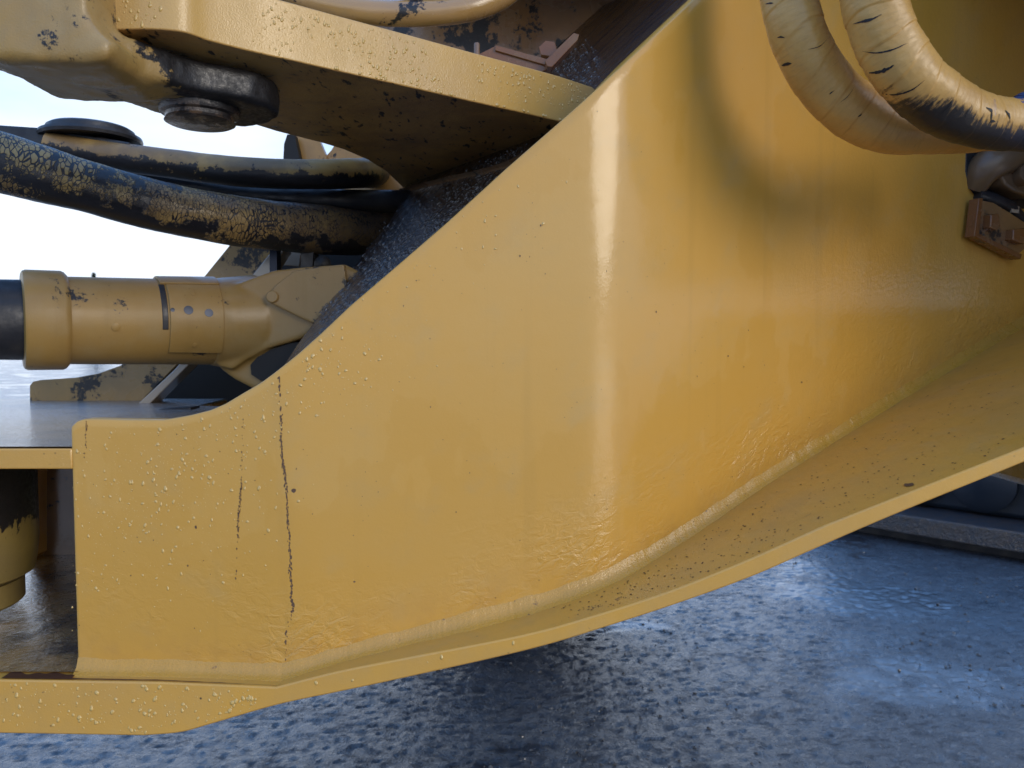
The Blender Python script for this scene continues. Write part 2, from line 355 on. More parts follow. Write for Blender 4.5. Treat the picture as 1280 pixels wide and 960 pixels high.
# ------------------------------------------------------------------ ground: one sheet, finely broken near by
def axis_pts(lo, hi, d, far):
    a = list(np.arange(lo, hi, d)); s = d; x = a[-1]
    while x < far: s *= 1.18; x += s; a.append(x)
    s = d; x = a[0]; b = []
    while x > -far: s *= 1.18; x -= s; b.append(x)
    return np.array(b[::-1]+a)
gx = axis_pts(-2.6, 3.6, .0115, 400); gy = axis_pts(1.7, 6.2, .0115, 400)
def vnoise(X, Y, sc, seed):
    rs = np.random.RandomState(seed); G = rs.rand(257, 257); G[256] = G[0]; G[:, 256] = G[:, 0]
    x = (X*sc) % 256; y = (Y*sc) % 256; xi = x.astype(int); yi = y.astype(int); fx = x-xi; fy = y-yi
    fx = fx*fx*(3-2*fx); fy = fy*fy*(3-2*fy)
    return G[xi, yi]*(1-fx)*(1-fy)+G[xi+1, yi]*fx*(1-fy)+G[xi, yi+1]*(1-fx)*fy+G[xi+1, yi+1]*fx*fy
GX, GY = np.meshgrid(gx, gy, indexing='ij')
dens = np.minimum.outer(np.gradient(gx) < .03, np.gradient(gy) < .03).astype(float)
h = .008*(vnoise(GX, GY, 2, 1)-.5)+.0012*(vnoise(GX+GY*.3, GY, 13, 2)-.5)+.0010*(vnoise(GX, GY-GX*.4, 36, 3)-.5)+.0022*(vnoise(GX+GY, GY-GX*.4, 78, 8)-.5)
clod = vnoise(GX, GY, 48, 4); patch = vnoise(GX, GY, 2.3, 5)
h += .004*np.clip(clod-.7, 0, 1)/.3*patch-.006*np.clip(vnoise(GX*.7, GY, 62, 11)-.62, 0, 1)/.38
h *= dens
vs = np.stack([GX.ravel(), GY.ravel(), h.ravel()], 1); nx, ny = len(gx), len(gy)
ii, jj = np.meshgrid(np.arange(nx-1), np.arange(ny-1), indexing='ij'); a = (ii*ny+jj).ravel()
fs = np.stack([a, a+ny, a+ny+1, a+1], 1)
me = bpy.data.meshes.new('ground'); me.vertices.add(len(vs)); me.vertices.foreach_set('co', vs.ravel())
me.loops.add(fs.size); me.loops.foreach_set('vertex_index', fs.ravel().astype(np.int32))
me.polygons.add(len(fs)); me.polygons.foreach_set('loop_start', np.arange(0, fs.size, 4, dtype=np.int32))
me.update(calc_edges=True); me.polygons.foreach_set('use_smooth', [True]*len(fs)); me.materials.append(M['ground'])
g = bpy.data.objects.new('ground', me); COL.objects.link(g); g['kind'] = 'structure'; g['label'] = 'wet broken asphalt ground reflecting blue sky'

# loose grit on the asphalt
gv = []; gf = []
ico = bmesh.new(); bmesh.ops.create_icosphere(ico, subdivisions=1, radius=1); iv = [v.co.copy() for v in ico.verts]; ifc = [[v.index for v in f.verts] for f in ico.faces]; ico.free()
for _ in range(7000):
    y = 1.9+3.6*random.random()**1.3; x = random.uniform(-.75, .72)*y
    if noise.noise((x*1.3, y*1.3, 5)) < -.05+.25*random.random(): continue
    s = .0016+.005*random.random()**4; ph = random.random()*6.3; o = len(gv); gz = random.uniform(.1, .5)*s
    for v in iv:
        q = v*s*random.uniform(.7, 1.2); gv.append((x+q.x*math.cos(ph)*1.3-q.y*math.sin(ph), y+q.x*math.sin(ph)*1.3+q.y*math.cos(ph), gz+q.z*.7))
    gf += [[i+o for i in f] for f in ifc]
t = NT('wet_grit'); M['grit'] = t.set(Base_Color=t.mix(t.ramp(t.noise(40), .4, .6), (.03, .03, .034), (.13, .125, .12)), Roughness=.25, Coat_Weight=.6)
mesh('loose_grit', gv, gf, M['grit'], None, smooth=0, kind='stuff', label='loose wet grit scattered on the asphalt', cat='grit')

# ================================================================== loader frame
frame = empty('loader_chassis', (0, 1.0, CAMZ-.4), 'big yellow welded loader frame with a bent side plate beaded with rain', 'machine chassis')
# --- bottom flange: profile measured on its front edge (Y = 1)
YF = 1.0
topE = [(-420, 849), (0, 850), (200, 853), (345, 859), (420, 840), (500, 824), (654, 794), (745, 769), (837, 739), (930, 702), (1020, 662), (1061, 645), (1280, 559), (1440, 495), (1800, 350)]
botE = [(-420, 916), (0, 917), (180, 920), (225, 916), (262, 906), (345, 882), (420, 866), (500, 849), (663, 812), (770, 780), (858, 751), (940, 721), (1020, 686), (1115, 645), (1280, 578), (1440, 512), (1800, 366)]
TE = [at(x, y, YF) for x, y in topE]; BE = [at(x, y, YF) for x, y in botE]
# smooth the bent part
def resample(P, n=8):
    return [Vector(p) for p in catmull(P, n)]
TEs = TE[:3]+resample(TE[3:]); BEs = BE[:2]+resample(BE[2:])
txs = np.array([p.x for p in TEs]); tzs = np.array([p.z for p in TEs])
def zflange(x): return float(np.interp(x, txs, tzs))
YB = 2.25
fl = prism('bottom_flange', BEs+TEs[::-1], (0, YB-YF, 0), M['flange'], frame, bevel=.0022, smooth=25)
# --- toe of the weld on the flange -> depth of the side plate along its length
toe = [(60, 841), (85, 842), (200, 846), (345, 851), (370, 850), (430, 832), (500, 812), (614, 783), (719, 750), (785, 722), (837, 694), (906, 649), (959, 619), (1050, 555), (1133, 501), (1212, 458), (1280, 411), (1340, 381)]
def toe_y(px, py):
    lo, hi = .98, 3.0
    for _ in range(40):
        m = .5*(lo+hi); p = at(px, py, m)
        if p.z > zflange(p.x): lo = m      # still above the flange: go deeper
        else: hi = m
    return .5*(lo+hi)
tp = [at(px, py, toe_y(px, py)) for px, py in toe]
print('toe', [(t[0], round(p.y, 3)) for t, p in zip(toe, tp)])
WLD = .0145
px_ = np.array([t[0] for t in toe], float); py_ = np.array([p.y for p in tp])+WLD
KN = [(-.70, 1.030), (-.30, 1.034), (.138, 1.108), (.72, 1.462), (1.10, 1.66), (1.40, 1.80)]   # plan of the side plate: flats joined by bends
def plan_y(px):
    u = (px-640)/F
    for (x0, y0), (x1, y1) in zip(KN, KN[1:]):
        m = (y1-y0)/(x1-x0); Y = (y0-m*x0)/(1-m*u)      # u*Y = x
        if u*Y <= x1: return Y
    return Y
pxs = np.arange(60, 1376, 2.0); Ys = np.array([plan_y(p) for p in pxs])
print('plan', [(t[0], round(plan_y(t[0]), 3), round(float(np.interp(t[0], px_, py_)), 3)) for t in toe])
def smooth1(a, k):
    ker = np.hanning(k); ker /= ker.sum(); pad = k//2
    return np.convolve(np.concatenate([2*a[0]-a[pad:0:-1], a, 2*a[-1]-a[-2:-pad-2:-1]]), ker, 'valid')
Ys = smooth1(Ys, 55)
def Yp(px): return float(np.interp(px, pxs, Ys))
outl = [(85, 552), (86, 541), (89, 533), (95, 527), (104, 524), (120, 524), (160, 525), (205, 525), (234, 520), (262, 513), (281, 505), (306, 490), (325, 479), (344, 465), (372, 443), (400, 418), (438, 382), (459, 364), (500, 329), (560, 277), (630, 213), (700, 152), (745, 112), (800, 62), (866, 0), (920, -50), (960, -90), (1010, -120), (1500, -120)]
ox = np.array([o[0] for o in outl], float); oy = np.array([o[1] for o in outl], float)
cols = [85, 85.6, 86.5, 88, 90, 93, 97, 102]+list(np.arange(106, 1372, 4.0))
C0 = []
for px in cols:
    Y = Yp(px); b = at(px, 430, Y); z = b.z
    for _ in range(5):
        q = proj((b.x, Y, z)); tgt = float(np.interp(q[0], ox, oy)) if px > 85.2 else 552
        z += (q[1]-tgt)*Y/F
    C0.append((b.x, Y, z))
TH = .024
def normal_at(i):
    a = Vector(C0[max(i-2, 0)]); b = Vector(C0[min(i+2, len(C0)-1)]); d = Vector((b.x-a.x, b.y-a.y, 0)).normalized()
    return Vector((d.y, -d.x, 0))
vs = []; uvs = []; NR = 40; rr = .003; sacc = 0; SACC = []
for i, (x, Y, zt) in enumerate(C0):
    if i: sacc += math.hypot(x-C0[i-1][0], Y-C0[i-1][1])
    SACC.append(sacc)
    zb = zflange(x)-.004; n = normal_at(i); edge = x-C0[0][0]
    inset = rr-math.sqrt(max(0, rr*rr-max(0, rr-edge)**2)) if edge < rr else 0
    base = Vector((x, Y, 0))-n*inset
    row = []
    for k in range(NR): row.append((zb+(zt-rr-zb)*k/(NR-1), 0))
    row += [(zt-rr*.3, rr*.3), (zt, rr)]
    for z, dn in row: p = base-n*dn; vs.append((p.x, p.y, z)); uvs.append((sacc, z-zb))
    p = base-n*(TH-inset*2); vs.append((p.x, p.y, zt)); uvs.append((sacc, zt-zb+.02)); vs.append((p.x, p.y, zb)); uvs.append((sacc, 0))
NC = NR+4
# opening in the plate for the hose fittings, right of the picture
hole = [(1196, 150), (1204, 190), (1204, 222), (1212, 242), (1232, 262), (1262, 282), (1300, 296), (1372, 300), (1372, 150)]
def inside(x, y, poly):
    c = False; j = len(poly)-1
    for i in range(len(poly)):
        if (poly[i][1] > y) != (poly[j][1] > y) and x < (poly[j][0]-poly[i][0])*(y-poly[i][1])/(poly[j][1]-poly[i][1])+poly[i][0]: c = not c
        j = i
    return c
fs = []
for i in range(len(C0)-1):
    for k in range(NC):
        k2 = (k+1) % NC
        fs.append((i*NC+k, (i+1)*NC+k, (i+1)*NC+k2, i*NC+k2))
fs.append(tuple(range(NC))); fs.append(tuple((len(C0)-1)*NC+k for k in range(NC-1, -1, -1)))
sidep = mesh('side_plate', vs, fs, M['side'], frame, uvs=uvs, smooth=50)
def on_plate(px, py, off=0.):
    """a point of the side plate's face seen at (px, py), and the face's normal there"""
    i = int(np.clip(np.searchsorted(cols, px), 1, len(cols)-1)); Y = Yp(px)
    n = normal_at(i); p = at(px, py, Y); return p+n*off, n
# --- fillet welds
def bead(name, pts, nrm_pairs, mat, rip=.0009, wid=1., label=None):
    """pts: corner line; nrm_pairs: (a, b) unit directions of the two legs with lengths."""
    vs = []; uv = []; s = 0
    for i, p in enumerate(pts):
        a, b = nrm_pairs[i]; p = Vector(p)
        if i: s += (p-Vector(pts[i-1])).length
        f = 1+.16*(noise.noise((s*30, 1.3, 0)))+.05*noise.noise((s*95, 4, 0))+.03*noise.noise((s*230, 4, 0))
        prof = [(0, 1.15), (.08, 1.02), (.16, .80), (.30, .52), (.52, .30), (.80, .16), (1.02, .08), (1.15, 0)]
        for u, v in prof: vs.append(p+a*(u*f)+b*(v*f)); uv.append((s, u))
        vs.append(p-(a+b)*.15); uv.append((s, 0))
    n = 9; m = len(pts)
    fs = [(i*n+j, i*n+(j+1) % n, (i+1)*n+(j+1) % n, (i+1)*n+j) for i in range(m-1) for j in range(n)]
    fs += [tuple(range(n)), tuple((m-1)*n+j for j in range(n-1, -1, -1))]
    return mesh(name, vs, fs, mat, frame, uvs=uv, smooth=60, label=label)
bp = []; bn = []
fine = np.arange(86, 1368, 1.1)
for px in fine:
    Y = Yp(px); b = at(px, 430, Y); i = int(np.clip(np.searchsorted(cols, px), 1, len(cols)-1)); n = normal_at(i)
    sl = (zflange(b.x+.01)-zflange(b.x-.01))/.02
    bp.append((b.x, Y, zflange(b.x)-.0005)); wl_ = WLD*(1+.15*min(1, max(0, (px-400)/200))); bn.append((n*wl_, Vector((0, 0, 1))*wl_*1.08))
M['weld'] = paint('weld_bead_paint', base=(.55, .285, .036), grime=.16, grime_col=(.2, .1, .04), rough=.34, coat=.2, peel=.0008, dust=.1)
bead('weld_bead', bp, bn, M['weld'], label='long painted fillet weld along the foot of the side plate')
# rusty dirt line in front of the weld on the left
rl = []
for px in np.arange(0, 352, 3.0):
    y0 = 850+.022*px*.4; wv = (1-(px/356)**2)*(3.4 if px > 84 else 16)*(1+.5*noise.noise((px*.06, 0, 0)))
    rl.append((px, y0, max(wv, .5)))
vs = []; fs = []
for k, (px, y0, wv) in enumerate(rl):
    for q in (0, 1):
        p = at(px, y0, 1); p = Vector((p.x, 1.0025+(0 if q == 0 else wv*.0011), 0)); p.z = zflange(p.x)+.0014; vs.append(p)
    if k: fs.append((2*k-2, 2*k, 2*k+1, 2*k-1))
mesh('rust_seam', vs, fs, M['rustline'], frame, smooth=0, label='dark rusty dirt line in front of the weld')

# --- lower lug plate (wet top) with its thick yellow front edge
pl = at(0, 560, 1.03); pr = at(87, 560, 1.03); zt = pl.z
lowz = zt
def topcut(pts2, z0, z1): return [Vector((x, y, z1)) for x, y in pts2]
lp = [(-1.35, 1.03), (-.59, 1.03), (-.585, 1.06), (-.56, 1.30), (-.53, 1.50), (-.55, 1.62), (-.62, 1.70), (-.70, 1.73), (-.72, 1.95), (-1.35, 1.95)]
t_ = .0285
prism('lower_lug', [(x, y, zt-t_) for x, y in lp], (0, 0, t_-.001), M['paint'], frame, bevel=.002)
mesh('water_film', [(x+(0.002 if x < -1 else -.002), y+(.003 if y < 1.5 else -.003), zt+.0015) for x, y in lp], [tuple(range(len(lp)))], M['beaded'], frame, smooth=0, label='rain beaded wet top of the lower lug')
# lip of the bore in the lug (olive crescent)
lipv = [at(px, py, 1.62) for px, py in [(142, 523), (165, 517), (195, 512), (238, 509), (240, 528), (190, 530)]]
prism('bore_lip', lipv, (0, .05, 0), M['boss'], frame, bevel=.002)
# wet top of the bottom flange inside
ft = [(-1.35, 1.02), (-.585, 1.02), (-.585, 1.62), (-1.35, 1.62)]
mesh('wet_flange_top', [(x, y, zflange(-.7)+.0025) for x, y in ft], [(0, 1, 2, 3)], M['wettop'], frame, smooth=0)
# inner web between the lugs with its yellow edge
def wallpoly(name, pts, Y, th, mat, **k):
    return prism(name, [at(x, y, Y) for x, y in pts], (0, th, 0), mat, frame, **k)
wallpoly('inner_web', [(42, 580), (160, 580), (160, 708), (42, 708)], 1.60, .02, M['brown'])
wallpoly('web_edge', [(36, 580), (44, 580), (44, 694), (38, 700), (39, 650), (36, 636), (41, 612)], 1.56, .06, M['paint'])

# --- upper lug plate: plan outline from its lower front edge and its silhouette
ZU = CAMZ+.395; ZUT = CAMZ+.474
pf = [atz(x, y, ZU) for x, y in [tuple(c) for c in catmull([(112, 33), (134, 37), (185, 36.5), (228, 40), (262, 51), (317, 65), (366, 76), (418, 88)], 5)]+[(503, 107), (590, 127), (666, 144), (700, 152), (740, 163)]]
pb = [atz(x, y, ZU) for x, y in [(760, 178), (700, 168), (640, 202), (560, 221), (505, 236), (500, 231), (482, 214), (460, 200), (430, 187), (400, 178), (345, 164), (300, 150)]]
plan = pf+pb+[Vector((pb[-1].x-.06, pb[-1].y-.02, ZU)), Vector((pf[0].x-.02, pf[0].y+.1, ZU))]
def prism_split(name, bottom, ztop, mats, parent, **k):
    top = [Vector((p.x, p.y, ztop)) for p in bottom]; o = prism(name, bottom, top, mats[0], parent, **k)
    for m in mats[1:]: o.data.materials.append(m)
    for f in o.data.polygons:
        if f.normal.z < -.5: f.material_index = 1
    return o
lug = prism_split('upper_lug', plan, ZUT, [M['lugface'], M['under']], frame, bevel=.004, seg=3, smooth=30)

# --- inclined front wall, holes for the hoses; it runs from the lug down to the left
H = Vector((-.363, .52, 0)).normalized(); D = Vector((.357, 0, .319)).normalized(); WN = H.cross(D).normalized(); P0 = Vector((.09, 1.44, CAMZ+.395))
def onwall(px, py): return onplane(px, py, P0, WN)
left_edge = [(322, 492), (333, 480), (346, 470), (372, 430), (396, 398), (420, 366), (441, 336), (462, 307), (482, 284), (496, 262), (503, 246), (506, 233)]
upper_edge = [(560, 180), (575, 120), (602, 78), (640, 56), (700, 34), (760, 2), (800, -20), (860, -50)]
right_edge = [(880, -60), (846, 40), (770, 125), (690, 200), (560, 370), (440, 470), (370, 505)]
wp = [onwall(*p) for p in left_edge+upper_edge+right_edge]
wv_, wf_ = wp, [tuple(range(len(wp)))]
bk = [p+WN*(.022 if WN.y > 0 else -.022) for p in wp]
Dn = D; Hn = WN.cross(D).normalized()
n = len(wp)
uvw = [((p-P0).dot(Hn), (p-P0).dot(Dn)) for p in wp+bk]
mesh('front_wall', wp+bk, [tuple(range(n)), tuple(range(2*n-1, n-1, -1))]+[(i, (i+1) % n, n+(i+1) % n, n+i) for i in range(n)], M['wall'], frame, uvs=uvw, smooth=0, bevel=.002)
# weld between the lug's underside and the wall, and the light weld above the lug
wl = [onwall(*p) for p in catmull([(506, 238), (560, 224), (610, 213), (650, 200), (690, 176), (720, 160)], 14)]
bead('weld_bead', wl, [(Vector((-.45, -.6, .0))*.022, Vector((-.2, -.1, -.6))*.022)]*len(wl), M['brown'])
wl = [onwall(*p) for p in catmull([(560, 95), (600, 72), (640, 54), (700, 32), (760, 4), (800, -16)], 12)]
bead('weld_bead', wl, [(Vector((.2, -.6, .1))*.016, Vector((-.3, -.5, .3))*.016)]*len(wl), M['brown'])

# --- plate behind the lug
Yr = 1.95
wallpoly('rear_plate', [(560, -60), (900, -60), (900, 130), (700, 160), (560, 150), (430, 130), (240, 60), (300, -8), (360, -20), (480, -4), (560, -6)], Yr, .03, M['brown'], bevel=.002)
M['rim'] = paint('greasy_hose_loop_paint', base=(.46, .26, .08), grime=.30, soot=.1, rough=.25, coat=.8)
# --- dark inside of the frame
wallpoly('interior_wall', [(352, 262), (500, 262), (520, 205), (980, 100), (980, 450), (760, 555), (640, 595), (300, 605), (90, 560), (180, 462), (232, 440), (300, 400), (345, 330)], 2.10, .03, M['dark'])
# --- far side plate and its struts
far = [(37, 504), (37, 482), (41, 477), (50, 475), (95, 472), (122, 467), (150, 457), (172, 444), (196, 424), (222, 392), (246, 357), (285, 309), (318, 262), (350, 262), (352, 300), (330, 330), (300, 372), (262, 415), (215, 462), (174, 504)]
wallpoly('far_side_plate', far, 1.88, .03, M['far'], bevel=.0015)
fo = [at(x, y, 1.80) for x, y in [(172, 505), (218, 462), (262, 412), (320, 338), (346, 306), (356, 312), (330, 352), (276, 418), (236, 456), (184, 508)]]
M['edge'] = NT('pale_wet_edge').set(Base_Color=(.42, .34, .26), Roughness=.22, Coat_Weight=1., Coat_Roughness=.1)
prism('stiffener', fo, (0, .06, 0), M['edge'], frame, bevel=.002)
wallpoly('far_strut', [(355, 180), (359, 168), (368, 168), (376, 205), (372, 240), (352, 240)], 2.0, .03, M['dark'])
wallpoly('far_strut', [(362, 168), (396, 168), (408, 196), (400, 240), (375, 240)], 2.04, .03, M['far'])
wallpoly('far_strut', [(398, 206), (414, 188), (424, 172), (520, 172), (520, 260), (390, 260)], 2.06, .03, M['far'])
# small clutter inside the opening
wallpoly('hose_clip', [(337, 308), (346, 308), (346, 345), (337, 345)], 1.72, .03, M['steel'])
wallpoly('pale_tab', [(346, 314), (376, 315), (374, 333), (346, 331)], 1.9, .01, M['edge'], bevel=.001)
wallpoly('hose_clip', [(376, 306), (392, 306), (390, 340), (376, 340)], 1.72, .05, M['rubber'])
# the loader's wheel: the far one, behind the frame; dark shape lies mirrored in the wet ground
def wheel(cx, y0, y1, rad, label):
    o = bpy.data.objects.new('wheel', None); COL.objects.link(o); o.parent = frame; o.location = Vector((cx, (y0+y1)/2, 0))-frame.location; o['label'] = label
    W = y1-y0; lathe('tyre', (cx, y0, rad), (0, 1, 0), [(.03, rad*.52), (0, rad*.62), (-.0, rad*.8), (.03, rad*.92), (.07, rad*.965), (W-.07, rad*.965), (W-.03, rad*.92), (W, rad*.8), (W, rad*.62), (W-.03, rad*.52)], M['rubber'], o, n=96)
    lathe('rim', (cx, y0+.05, rad), (0, 1, 0), [(0, 0), (.06, .12), (.07, rad*.4), (0, rad*.5), (0, rad*.53), (W-.1, rad*.53), (W-.1, 0)], M['paint'], o, n=64)
    for q in range(22):
        for sd in (0, 1):
            a = 2*math.pi*(q+.5*sd)/22; rv = Vector((math.cos(a), 0, math.sin(a))); tv = Vector((-math.sin(a), 0, math.cos(a)))
            c = Vector((cx, (y0+.02) if sd == 0 else (y1-.02), rad)); d = Vector((0, W*.5 if sd == 0 else -W*.5, 0))
            b0 = c+rv*rad*.90; b1 = c+d+rv*rad*.955+tv*.09
            vs = [b0-tv*.035, b0+tv*.035, b1+tv*.03, b1-tv*.03]; vs += [b0-tv*.03+rv*rad*.075, b0+tv*.03+rv*rad*.075, b1+tv*.025+rv*rad*.045, b1-tv*.025+rv*rad*.045]
            mesh('tread_lug', vs, [(0, 1, 2, 3), (7, 6, 5, 4), (0, 4, 5, 1), (1, 5, 6, 2), (2, 6, 7, 3), (3, 7, 4, 0)], M['rubber'], o, smooth=0)
wheel(.0, 3.0, 3.5, .80, 'big black loader tyre on the far side behind the frame')
# out of the picture: the body above, and three boxes added at right to block light
box('body_shell', (-.25, 1.62, CAMZ+.85), (3.2, 3.2, CAMZ+1.5), M['paint'], frame, bevel=.01)
box('right_light_blocker', (1.25, 1.55, CAMZ-.35), (2.6, 2.2, CAMZ+.9), M['paint'], frame, bevel=.02)
box('front_light_blocker', (1.30, .78, CAMZ+.18), (2.9, 1.54, CAMZ+1.6), M['brown'], frame, bevel=.02)
box('upper_light_blocker', (.86, .80, CAMZ+.80), (1.28, 1.60, CAMZ+.88), M['brown'], frame, bevel=.01)

# --- bent bracket with bolt above the lug
br = empty('angle_bracket', at(660, 75, 1.55), 'small brown angle bracket with a bolt behind the upper lug', 'bracket')
def onw2(px, py, off=-.02):
    return onwall(px, py)+WN*(off if WN.y > 0 else -off)
prism('bracket_leg', [at(x, y, 1.52) for x, y in [(594, 70), (620, 57), (686, 77), (690, 84), (672, 92)]], (0, .008, .0), M['bracket'], br, bevel=.001)
prism('bracket_lip', [at(x, y, 1.515) for x, y in [(619, 57), (622, 57), (685, 74), (687, 80), (684, 82), (619, 63)]], (0, .02, 0), M['bracket'], br, bevel=.001)
prism('bracket_leg', [at(x, y, 1.50) for x, y in [(681, 76), (717, 41), (724, 43), (722, 50), (690, 84), (684, 83)]], (0, .03, .0), M['bracket'], br, bevel=.001)
lathe('bolt', at(686, 66, 1.56), (-.2, -1, .3), [(-.02, .016), (-.016, .019), (.012, .019), (.014, .018), (.014, .0)], M['bracket'], br, n=6, smooth=20)
lathe('pin_stub', at(596, 72, 1.46), (0, 0, 1), [(-.03, .0055), (.024, .0055), (.026, .0045), (.026, 0)], M['brown'], br, n=16)

# ================================================================== rear casting with fork jaw (other half of the joint)
fk = empty('fork_casting', (-.55, 1.1, CAMZ+.34), 'yellow forked casting with black greasy jaw and pin boss under the upper lug', 'casting')
zj0, zj1 = CAMZ+.342, CAMZ+.388
jaw = [(-.72, .93), (-.60, .93), (-.522, .932), (-.465, 1.014), (-.428, 1.07), (-.395, 1.09), (-.364, 1.112), (-.348, 1.14), (-.345, 1.17), (-.358, 1.205), (-.385, 1.235), (-.42, 1.25), (-.47, 1.24), (-.529, 1.185), (-.55, 1.13), (-.59, 1.08), (-.636, 1.005), (-.69, .975)]
def raw(pts, vec):
    n = len(pts); pts = [Vector(p) for p in pts]; back = [p+Vector(vec) for p in pts]
    return pts+back, [tuple(range(n)), tuple(range(2*n-1, n-1, -1))]+[(i, (i+1) % n, n+(i+1) % n, n+i) for i in range(n)]
parts = [raw([(x, y, zj0) for x, y in jaw], (0, 0, zj1-zj0))]
parts.append(raw([at(x, y, .925) for x, y in [(-60, 30), (-30, 70), (6, 76), (60, 77), (96, 77), (118, 76), (134, 70), (138, 47), (124, 40), (113, 28), (108, 14), (106, -10), (106, -160), (-60, -160)]], (0, .16, 0)))
vs = []; fs = []
for v, f in parts:
    o0 = len(vs); vs += v; fs += [tuple(i+o0 for i in q) for q in f]
cast = mesh('casting_body', vs, fs, M['casting'], fk, smooth=180)
rm = cast.modifiers.new('remesh', 'REMESH'); rm.mode = 'VOXEL'; rm.voxel_size = .0045; rm.use_smooth_shade = True
sm = cast.modifiers.new('smooth', 'SMOOTH'); sm.iterations = 22; sm.factor = .6
tx = bpy.data.textures.new('cast_skin', 'CLOUDS'); tx.noise_scale = .02; tx.noise_depth = 3
dm = cast.modifiers.new('skin', 'DISPLACE'); dm.texture = tx; dm.strength = .0035; dm.mid_level = .5
cb = atz(250, 137, zj0)
M['boss_black'] = paint('greasy_pin_boss', base=(.10, .06, .035), grime=.55, soot=.6, rough=.3, coat=.8, peel=.001)
lathe('pin_boss', (cb.x, cb.y, zj0), (0, 0, -1), [(-.004, .0), (-.004, .056), (.004, .056), (.008, .054), (.010, .048), (.015, .047), (.019, .049), (.021, .045), (.022, .02), (.022, 0)], M['boss_black'], fk, smooth=35)
# lower hinge boss at the left edge
lb = empty('lower_hinge_boss', (-.84, 1.25, CAMZ-.36), 'olive yellow round hinge boss cut by the left edge between the lower plates', 'hinge boss')
cx = at(36, 640, 1.25).x-.142
lathe('boss_barrel', (cx, 1.25, CAMZ-.385), (0, 0, 1), [(0, 0), (0, .118), (.006, .128), (.03, .132), (.06, .135), (.19, .135), (.20, 0)], M['boss'], lb, n=96, smooth=35)
lathe('boss_ring', (cx, 1.25, CAMZ-.43), (0, 0, 1), [(0, 0), (0, .108), (.004, .112), (.040, .112), (.044, 0)], M['boss'], lb, n=96, smooth=35)

# ================================================================== steering cylinder
CY = 1.72
sc_ = empty('steering_cylinder', at(150, 403, CY), 'worn yellow hydraulic steering cylinder with black rod end at left', 'hydraulic cylinder')
CA, CB = at(29, 400, 1.48), at(340, 404, 1.75)
CAX = (CB-CA).normalized(); CW = Vector((CAX.y, -CAX.x, 0)).normalized()    # CW: horizontal, towards the camera
def cyl_at(px):                     # point of the axis seen in column px
    u = (px-640)/F; d = CB-CA; t = (u*CA.y-CA.x)/(d.x-u*d.y); return CA+d*t
def seg(name, p0, p1, prof, mat, par=None, **k):
    a = cyl_at(p0); b = cyl_at(p1); L = (b-a).length
    return lathe(name, a, (b-a), [(t*L, r*(a.y+(b.y-a.y)*t)/F) for t, r in prof], mat, par or sc_, n=96, smooth=35, **k)
seg('rod', -320, 36, [(0, 0), (0, 50), (1, 50), (1, 0)], M['rubber'])
seg('gland_collar', 29, 86, [(0, 0), (0, 58), (.03, 61), (.10, 62.5), (.86, 61.5), (.93, 60), (1.0, 56), (1.0, 0)], M['cyl'])
seg('barrel', 82, 275, [(0, 0), (0, 54.5), (1, 52.5), (1, 0)], M['cyl'])
# cover plate wrapped round the barrel, cut sheet with two rivet marks
def wrap(name, px0, px1, a0, a1, r0, th, mat, par):
    a = cyl_at(px0); b = cyl_at(px1); vs = []; fs = []; n = 28; m = 8
    for L in (0, 1):
        for i in range(m+1):
            for j in range(n+1):
                an = a0+(a1-a0)*j/n; p = a.lerp(b, i/m); r = (r0+(th if L == 0 else 0))*p.y/F
                vs.append(p+(CW*math.cos(an)+Vector((0, 0, 1))*math.sin(an))*r)
    K = (m+1)*(n+1)
    for i in range(m):
        for j in range(n):
            q = i*(n+1)+j; fs += [(q, q+1, q+n+2, q+n+1), (K+q, K+q+n+1, K+q+n+2, K+q+1)]
    for j in range(n):
        for q in (j, m*(n+1)+j): fs.append((q, q+1, K+q+1, K+q))
    for i in range(m):
        for q in (i*(n+1), i*(n+1)+n): fs.append((q, q+n+1, K+q+n+1, K+q))
    return mesh(name, vs, fs, mat, par, smooth=30, bevel=.0012)
cov = wrap('cover_plate', 203, 267, -.76, .94, 53, 2.6, M['cyl'], sc_)
wrap('clamp_strap', 196, 268, .96, 2.5, 53, 3.6, M['cyl'], sc_)
wrap('clamp_strap', 194, 201, -.2, .96, 53, 1.5, M['rubber'], sc_)
for (x, y, r, mm) in [(233, 371, 3.2, 'cyl'), (233, 433, 3.2, 'cyl'), (225, 391, 5.4, 'steel'), (249, 394, 5.0, 'steel'), (206, 391, 2.5, 'steel')]:
    c0 = cyl_at(x); kk = c0.y/F; dz = (404-y)*kk; dy = math.sqrt(max(0, (55.8*kk)**2-dz*dz))
    nn = (CW*dy+Vector((0, 0, dz))).normalized(); p = c0+nn*55.7*kk
    hh_ = .0012 if mm == 'cyl' else .0003
    pr_ = [(-.002, 0), (-.002, r*CY/F), (hh_*.5, r*CY/F*.95), (hh_, r*CY/F*.6), (hh_, 0)]
    lathe('rivet' if mm == 'cyl' else 'worn_spot', p, nn, pr_, M[mm], cov, n=14)
lathe('plug', cyl_at(138)+(CW-Vector((0, 0, .16))).normalized()*54*cyl_at(138).y/F, CW-Vector((0, 0, .16)), [(-.004, 0), (-.004, .008), (.001, .008), (.0018, .0065), (.0018, 0)], M['cyl'], sc_, n=20)
